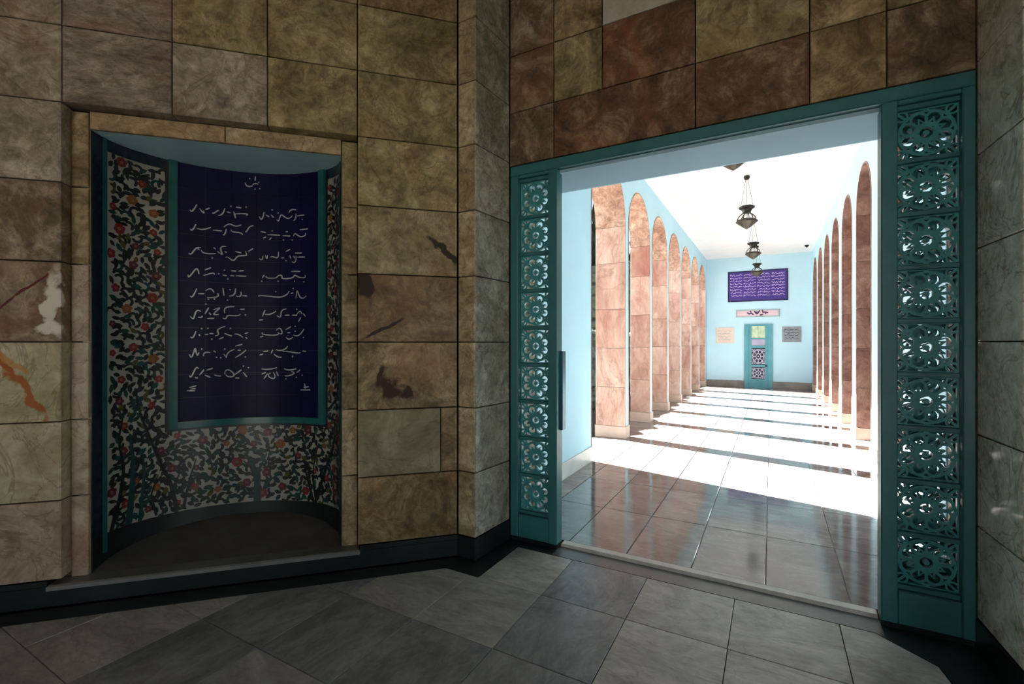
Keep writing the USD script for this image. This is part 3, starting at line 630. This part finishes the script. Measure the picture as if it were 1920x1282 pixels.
part(ip, 'frame_shadow_line', curved_sheet(PS0 - .018, PS0, PZ0 - .018, IZ1, .006, 2, .004), M['ink'], 60)
part(ip, 'frame_shadow_line', curved_sheet(PS1, PS1 + .018, PZ0 - .018, IZ1, .006, 2, .004), M['ink'], 60)
part(ip, 'frame_shadow_line', curved_sheet(PS0, PS1, PZ0 - .018, PZ0, .006, 30, .004), M['ink'], 60)
STROKES = json.loads('[[[962,2688,971,2672,986,2665,1011,2672],[993,2725],[1055,2702],[1030,2649],[1062,2654],[1033,2742,1030,2714],[1014,2682,1030,2690,1049,2688]],[[1060,2445,1077,2428,1093,2477],[1152,2499],[1110,2459,1127,2448],[1144,2460,1161,2443],[1196,2476],[1187,2426,1205,2429,1220,2462,1256,2441,1305,2455],[1280,2479,1299,2499,1336,2498],[1318,2419,1333,2436,1336,2466],[1349,2453,1402,2456],[1389,2425]],[[614,2445,628,2441,653,2488],[672,2463,694,2438,696,2450],[708,2463,730,2475],[751,2446,761,2445,778,2461,790,2466],[788,2431,812,2445,828,2485],[868,2507],[843,2463,862,2460],[886,2468,898,2425],[893,2454,966,2460,971,2449],[969,2511],[903,2505,934,2502]],[[1088,2286,1104,2293],[1071,2333,1104,2328],[1152,2342],[1119,2311,1161,2312,1208,2309],[1132,2276,1144,2288],[1232,2307,1286,2303],[1237,2274],[1305,2273],[1318,2305,1336,2317,1369,2298,1409,2302,1415,2319],[1369,2348,1436,2351],[1256,2336,1268,2336]],[[616,2310,628,2306,648,2346],[656,2321,682,2316,710,2323,739,2338],[756,2320,807,2320],[817,2292,828,2299,838,2335],[822,2350,862,2375,888,2366,934,2375],[868,2332,888,2319,919,2318,945,2305],[963,2327,974,2334,987,2358,1016,2375]],[[1060,2131,1077,2125,1085,2149],[1104,2156,1112,2135,1119,2156],[1141,2145,1167,2145,1190,2142,1199,2181],[1220,2140,1237,2140],[1256,2119],[1256,2187,1286,2202],[1286,2157,1292,2139],[1305,2109,1330,2109,1336,2150],[1318,2151,1324,2139],[1349,2144,1409,2142],[1330,2174,1382,2173]],[[607,2137,625,2139,644,2170,677,2185],[653,2182,667,2172],[682,2165,705,2148,768,2151],[749,2117],[758,2193,768,2186],[783,2167,812,2152,802,2186,833,2209],[828,2171,838,2166],[835,2130,862,2121,888,2111,914,2142,961,2150,971,2162,966,2180],[982,2181,1014,2203],[898,2176,934,2169]],[[1077,1962],[1196,1964],[1324,1963],[1402,1958],[1082,1989,1093,2007],[1110,2001,1127,1987,1179,1990,1202,2008,1226,2002,1232,1985,1305,1990,1324,2008,1356,1995,1402,1988,1412,2005],[1299,2038,1369,2036]],[[602,1982,618,1983,648,2028,663,2018,667,1996],[696,1987,730,2001,753,2008,763,2000],[705,2028,739,2045],[790,2005],[825,2034],[817,1998,838,1994],[848,1971],[865,1995,886,1996],[870,2033,898,2032],[901,1997,966,1997],[919,2033,950,2038]],[[1055,1849,1088,1855,1161,1847,1220,1847,1262,1865,1280,1889],[1179,1886],[1314,1910],[1299,1871,1308,1877],[1336,1841,1349,1888,1369,1846,1423,1851]],[[616,1834,630,1834,653,1887],[665,1854,696,1855],[710,1879,739,1892,758,1870],[720,1828,778,1837,783,1860],[817,1902,822,1850],[862,1893],[857,1846,888,1859,898,1900],[903,1847,929,1848,934,1878],[945,1852,971,1850]],[[1060,1672,1082,1675],[1082,1702,1099,1744],[1101,1717,1138,1717,1179,1739],[1187,1706,1214,1700,1220,1733,1256,1756],[1249,1709,1280,1709],[1305,1709,1343,1708],[1343,1753],[1343,1714,1369,1738,1382,1720],[1356,1661,1375,1690],[1395,1720,1415,1702]],[[616,1689,637,1681,648,1721,677,1728],[663,1685,682,1685,686,1694],[710,1781],[705,1712,725,1753],[730,1718,739,1707],[720,1678,758,1679],[758,1742,793,1752,763,1719,788,1709],[817,1683,838,1684,848,1701,888,1702,929,1712],[828,1721,828,1750,848,1765,888,1767],[963,1709],[929,1750,955,1751],[725,1816],[763,1820],[845,1815]],[[1066,1545,1085,1551],[1082,1577,1104,1563,1173,1560,1196,1578],[1184,1596,1214,1607,1226,1578,1208,1572],[1256,1601,1292,1622],[1268,1578,1286,1578],[1258,1542,1280,1530,1308,1542],[1330,1625],[1330,1589],[1318,1560,1356,1557,1382,1577,1402,1601],[1399,1542]],[[618,1542,632,1542,648,1582],[684,1603],[722,1606],[667,1563,672,1554],[705,1560,720,1563],[734,1569,753,1569],[746,1529],[768,1552,788,1570,783,1593,828,1622],[793,1529,817,1541],[828,1570,857,1558,873,1553],[865,1608],[893,1567,919,1562,945,1544],[961,1571,979,1577],[966,1541,974,1535]],[[1063,1411,1082,1417],[1088,1435,1121,1441],[1144,1423,1155,1447],[1184,1452,1208,1444,1243,1452,1268,1476],[1167,1417,1190,1399,1220,1393],[1232,1435,1280,1435,1343,1426,1369,1429],[1305,1393,1311,1405],[1389,1441,1419,1438]],[[611,1418,630,1415,644,1460,653,1426,667,1432],[684,1457],[694,1409,705,1431,734,1431],[758,1442,768,1436],[776,1396],[802,1393],[828,1456],[822,1419,838,1395,843,1418,888,1453],[898,1477,940,1491],[898,1394,934,1418,966,1447],[914,1447,929,1447],[963,1397]],[[1077,1307,1127,1304,1184,1315],[1093,1233,1116,1268],[1077,1268,1104,1280],[1138,1274,1127,1250,1155,1235,1173,1244,1161,1280],[1184,1286,1196,1256],[1243,1309,1280,1298,1336,1307],[1249,1256,1280,1256,1318,1271,1299,1286],[1256,1232],[1340,1244],[1343,1280,1369,1298],[1389,1260]],[[611,1269,625,1269,644,1313,663,1318],[644,1254,658,1250],[672,1272,696,1306],[705,1268,734,1253],[715,1305,749,1316],[763,1269,778,1263,802,1259],[828,1273,857,1301,888,1266,862,1252,838,1267],[888,1263,934,1300],[898,1242,919,1241],[950,1282,971,1252],[950,1329],[984,1317]],[[597,1163,639,1160],[611,1185,648,1194],[616,1173,644,1174]],[[1375,1150,1457,1152],[1409,1198,1415,1162],[1402,1168,1443,1175]]]')
for i, line in enumerate(STROKES):
    gs = []
    for pts in line:
        p = np.array(pts, float).reshape(-1, 2) / 1000.
        if len(p) == 1: gs.append(affinity.rotate(Point(p[0]).buffer(.0068, 1), 20)); continue
        u = np.linspace(0, len(p) - 1, 4 * (len(p) - 1) + 1)
        if len(p) > 2:
            from scipy.interpolate import CubicSpline
            c = CubicSpline(range(len(p)), p)(u)
        else: c = np.c_[np.interp(u, range(len(p)), p[:, 0]), np.interp(u, range(len(p)), p[:, 1])]
        m = len(c); ws = .0026 + .0024 * np.sin(np.linspace(.25, 2.9, m))
        gs.append(unary_union([LineString(c[k:k + 2]).buffer(ws[k], 2) for k in range(m - 1)]).simplify(.0005))
    part(ip, 'heading' if i == 0 else ('signature' if i > 18 else 'verse_line'), print_mesh([unary_union(gs)], .0165), M['script'], True)

# ------------------------------------------------------------------ end wall of the colonnade: panel, frieze, plaques, door
def scribble(r, x0, x1, zc, h, th=.12):
    gs = []; x = x1; 
    while x > x0 + .02:
        k = r.random(); w = r.uniform(.05, .12); xe = max(x0, x - w)
        n = 6; X = np.linspace(x, xe, n); Z = zc + h * (.25 * np.sin(np.linspace(0, r.uniform(2, 6), n) + r.uniform(0, 6)) + r.uniform(-.12, .12))
        gs.append(LineString(np.c_[X, Z]).buffer(h * th, 2))
        if r.random() < .6: gs.append(LineString([(xe, Z[-1]), (xe + r.uniform(-.02, .03), zc + h * r.uniform(.25, .5))]).buffer(h * th * .8, 2))
        if r.random() < .6: gs.append(Point((x + xe) / 2, zc - h * r.uniform(.35, .5)).buffer(h * .09, 1))
        x = xe - r.uniform(.006, .02)
    return unary_union(gs)
def wall_print(shape, y, d=.004):
    v, f = extrude(shape, d); return np.stack([v[:, 0], y - v[:, 2], v[:, 1]], 1), f[:, ::-1]
fp = thing('verse_panel', 'violet blue tile panel of four columns of verse high on the end wall', 'inscription panel', loc=(-.405, 17.6, 2.9))
part(fp, 'board', bbox(-.892, .892, -.03, 0, 0, 1.035, .006), M['panel_far_edge'])
part(fp, 'field', box(-.85, .85, -.034, -.03, .05, .985), M['panel_far'])
r_ = random.Random(5)
for c in range(4):
    x0 = -.82 + .415 * c
    for k in range(8): part(fp, 'verse_line', wall_print(scribble(r_, x0, x0 + .36, .90 - .099 * k, .075), -.034), M['script_far'])
fz = thing('frieze_plaque', 'long pale pink plaque with dark script above the teal end door', 'plaque', loc=(-.40, 17.6, 2.375))
part(fz, 'board', bbox(-.648, .648, -.025, 0, 0, .245, .005), M['frieze_edge']); part(fz, 'field', box(-.60, .60, -.029, -.025, .04, .205), M['frieze'])
part(fz, 'script', wall_print(unary_union([LineString(np.array(q) + np.array([0, .122])).buffer(.021, 3) for q in (
    [(-.29, .015), (-.24, -.025), (-.19, .02), (-.13, -.035)], [(-.21, .065), (-.20, .066)], [(-.08, .065), (-.045, .0), (-.01, -.02), (.03, .03), (.06, .075)], [(-.03, .03), (.02, .04)], [(.085, -.065), (.145, -.045)], [(.15, .085), (.17, .02), (.22, .035), (.30, .012)], [(.22, .035), (.24, -.01)])]), -.029), M['script_dark'])
pq = thing('wall_plaque', 'pale orange plaque left of the teal end door', 'plaque', loc=(-1.39, 17.6, 1.5))
part(pq, 'board', bbox(-.28, .28, -.02, 0, 0, .53, .005), M['plaque_pale'])
for k in range(4): part(pq, 'text_line', wall_print(scribble(random.Random(30 + k), -.22, .2, .42 - .1 * k, .06), -.02), M['frieze_edge'])
pq = thing('wall_plaque', 'grey stone plaque right of the teal end door', 'plaque', loc=(.582, 17.6, 1.535))
part(pq, 'board', bbox(-.262, .262, -.02, 0, 0, .5, .005), M['plaque_grey'])
for k in range(4): part(pq, 'text_line', wall_print(scribble(random.Random(40 + k), -.2, .2, .4 - .09 * k, .05), -.02), M['pane_dark'])
d3 = st('door_3', 'teal door with pale green transom and two pierced grilles in the end wall', 'door')
YD = 17.6
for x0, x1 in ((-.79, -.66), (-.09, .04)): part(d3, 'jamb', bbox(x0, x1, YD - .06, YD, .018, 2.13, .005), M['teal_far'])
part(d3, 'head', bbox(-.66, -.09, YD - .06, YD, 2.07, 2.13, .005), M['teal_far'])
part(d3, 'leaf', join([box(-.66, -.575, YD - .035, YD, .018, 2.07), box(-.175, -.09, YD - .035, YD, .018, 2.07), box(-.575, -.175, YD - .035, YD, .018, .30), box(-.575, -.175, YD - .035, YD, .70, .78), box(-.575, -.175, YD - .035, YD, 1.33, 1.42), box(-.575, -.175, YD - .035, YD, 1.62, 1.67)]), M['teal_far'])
part(d3, 'transom_pane', box(-.575, -.38, YD - .02, YD, 1.67, 2.07), M['pane_green']); part(d3, 'transom_pane', box(-.37, -.175, YD - .02, YD, 1.67, 2.07), M['pane_green'])
part(d3, 'pale_panel', box(-.575, -.175, YD - .02, YD, 1.42, 1.62), M['lilac'])
for z0, z1 in ((.30, .70), (.78, 1.33)):
    part(d3, 'dark_pane', box(-.575, -.175, YD - .008, YD, z0, z1), M['pane_dark'])
    v, f = extrude(rosette_shape(.36, .36, False), .012); v = v * np.array([1.05, (z1 - z0) / .40, 1])
    part(d3, 'grille', (np.stack([-.375 + v[:, 0], YD - .012 - v[:, 2], (z0 + z1) / 2 + v[:, 1]], 1), f[:, ::-1]), M['lilac'])
part(d3, 'door_knob', tm(trimesh.creation.icosphere(2, .03).apply_translation([-.14, YD - .06, .74])), M['darkmetal'], True)

# ------------------------------------------------------------------ hanging lanterns
LX, LZ = -.372, 3.49
ln = thing('hanging_lantern', 'bronze lantern hanging nearest the doorway, mostly hidden above the lintel', 'lantern', 'lanterns along the colonnade ceiling', loc=(LX, 5.80, LZ - .045))
part(ln, 'canopy', lathe([(.0, .93), (.045, .93), (.05, .90), (.035, .87), (.0, .86)], 16), M['darkmetal'], 40)
for k in range(3):
    a = k * 2 * math.pi / 3 + .5; p0, p1 = np.array([.02 * math.cos(a), .02 * math.sin(a), .87]), np.array([.115 * math.cos(a), .115 * math.sin(a), .40])
    part(ln, 'chain', tube([p0 + (p1 - p0) * i / 12 for i in range(13)], .0028, 4), M['bronze'])
part(ln, 'crown', lathe([(.118, .40), (.128, .395), (.125, .365), (.085, .34), (.062, .30), (.07, .285), (.058, .28), (.05, .30), (.075, .345), (.108, .372), (.118, .40)], 6), M['darkmetal'])
part(ln, 'neck', lathe([(.0, .30), (.055, .29), (.058, .275), (.0, .27)], 12), M['bronze'])
for k in range(6):
    a = k * math.pi / 3 + .2; P = []
    for u in np.linspace(0, 1, 9):
        r = .055 + .098 * u + .025 * math.sin(math.pi * u); z = .28 - .145 * u ** 1.15
        P.append((r * math.cos(a), r * math.sin(a), z))
    part(ln, 'arm', tube(P, .009, 6), M['bronze'], 60)
part(ln, 'globe', lathe([(0, .25), (.03, .245), (.058, .215), (.066, .18), (.055, .14), (.03, .118), (0, .112)], 20), M['opal'], 60)
part(ln, 'bowl', lathe([(.145, .165), (.160, .155), (.170, .135), (.165, .118), (.115, .078), (.062, .035), (.012, .004), (.0, -.004), (.0, .02), (.05, .045), (.108, .085), (.14, .12), (.145, .165)], 12), M['bronze'])
part(ln, 'bowl_rim', lathe([(.170, .142), (.177, .132), (.170, .122), (.162, .132), (.170, .142)], 12), M['darkmetal'])
for k, (y, lab) in enumerate(((9.11, 'largest fully visible bronze lantern hanging from the white ceiling'), (12.46, 'middle sized bronze lantern hanging behind the largest one'), (15.80, 'smallest bronze lantern hanging in front of the violet verse panel'))):
    copy_of(ln, (LX, y, LZ), lab)
sm = thing('ceiling_sensor', 'small dark fitting on the white ceiling near the right end', 'ceiling fitting', loc=(.93, 16.4, 4.42))
part(sm, 'body', lathe([(0, 0), (.055, 0), (.055, -.03), (.03, -.055), (0, -.06)], 16), M['darkmetal'], 40); part(sm, 'lens', lathe([(0, -.058), (.018, -.058), (.012, -.072), (0, -.075)], 12), M['bronze'], 40)

# ------------------------------------------------------------------ outside
gd = thing('ground', 'sunlit paved terrace around the building', 'ground', kind='structure')
part(gd, 'paving', join([box(-60, -6.2, -60, 60, -.3, -.125), box(-2.46, 60, -60, 60, -.3, -.125), box(-6.2, -2.46, -60, 3.0, -.3, -.125), box(-6.2, -2.46, 30, 60, -.3, -.125)]), M['ground'])
part(gd, 'planting_bed', box(-6.2, -2.46, 3.0, 30, -.3, -.10), M['soil'])
def bushy(shape, n, amp, seed, sc):
    v, f = shape; v = np.asarray(v); d = meshkit.fbm(v * sc, 4, seed) - .5
    m = trimesh.Trimesh(v, f, process=False); return v + m.vertex_normals * (d * amp)[:, None], f
m = trimesh.creation.box([1.1, 13.5, 1.86]); m = m.subdivide_to_size(.22); m.apply_translation([-4.3, 14.2, .83])
hg = part(None, 'hedge', bushy(tm(m), 0, .5, 3, 4.0), M['foliage'], True); tag(hg, 'low dark clipped hedge along the left arches of the colonnade', 'hedge')
m = trimesh.creation.box([14, 1.0, 5.4]); m = m.subdivide_to_size(.25); m.apply_translation([-9.6, 22.3, 2.55])
hg = part(None, 'hedge', bushy(tm(m), 0, .5, 5, 4.0), M['foliage'], True); tag(hg, 'tall dark hedge in front of the cypress trees beyond the colonnade', 'hedge')
def cypress(loc):
    t = thing('cypress_tree', 'tall dark cypress tree beyond the left arches of the colonnade', 'tree', 'cypress trees beyond the colonnade', loc=loc)
    m = trimesh.creation.icosphere(4, 1.0); v = np.array(m.vertices); z = (v[:, 2] + 1) / 2
    r = np.where(z < .12, .9 + z, 1.05 * (1 - (np.maximum(z, .12) - .12) / .88) ** .45 + .02)
    v[:, :2] *= (r / np.maximum(np.hypot(v[:, 0], v[:, 1]), .25))[:, None] * np.minimum(1, np.hypot(v[:, 0], v[:, 1]) * 4)[:, None]
    v[:, :2] *= .86
    v[:, 2] = .25 + z * 13.5
    part(t, 'foliage', bushy((v, np.array(m.faces)), 0, .9, 8, 2.5), M['foliage'], True)
    part(t, 'trunk', tube([(0, 0, -.12), (0, 0, .5), (0, 0, 1.2)], .16, 10), M['bark'], True)
    return t
c0 = cypress((-2.7, 24.2, 0))
for x, y in ((-5.1, 24.2), (-7.5, 24.2), (-9.9, 24.2), (-12.3, 24.2), (-13.5, 26.8), (-3.9, 26.8), (-6.3, 26.8), (-8.7, 26.8), (-11.1, 26.8)): copy_of(c0, (x, y, 0), 'tall dark cypress tree beyond the left arches of the colonnade')
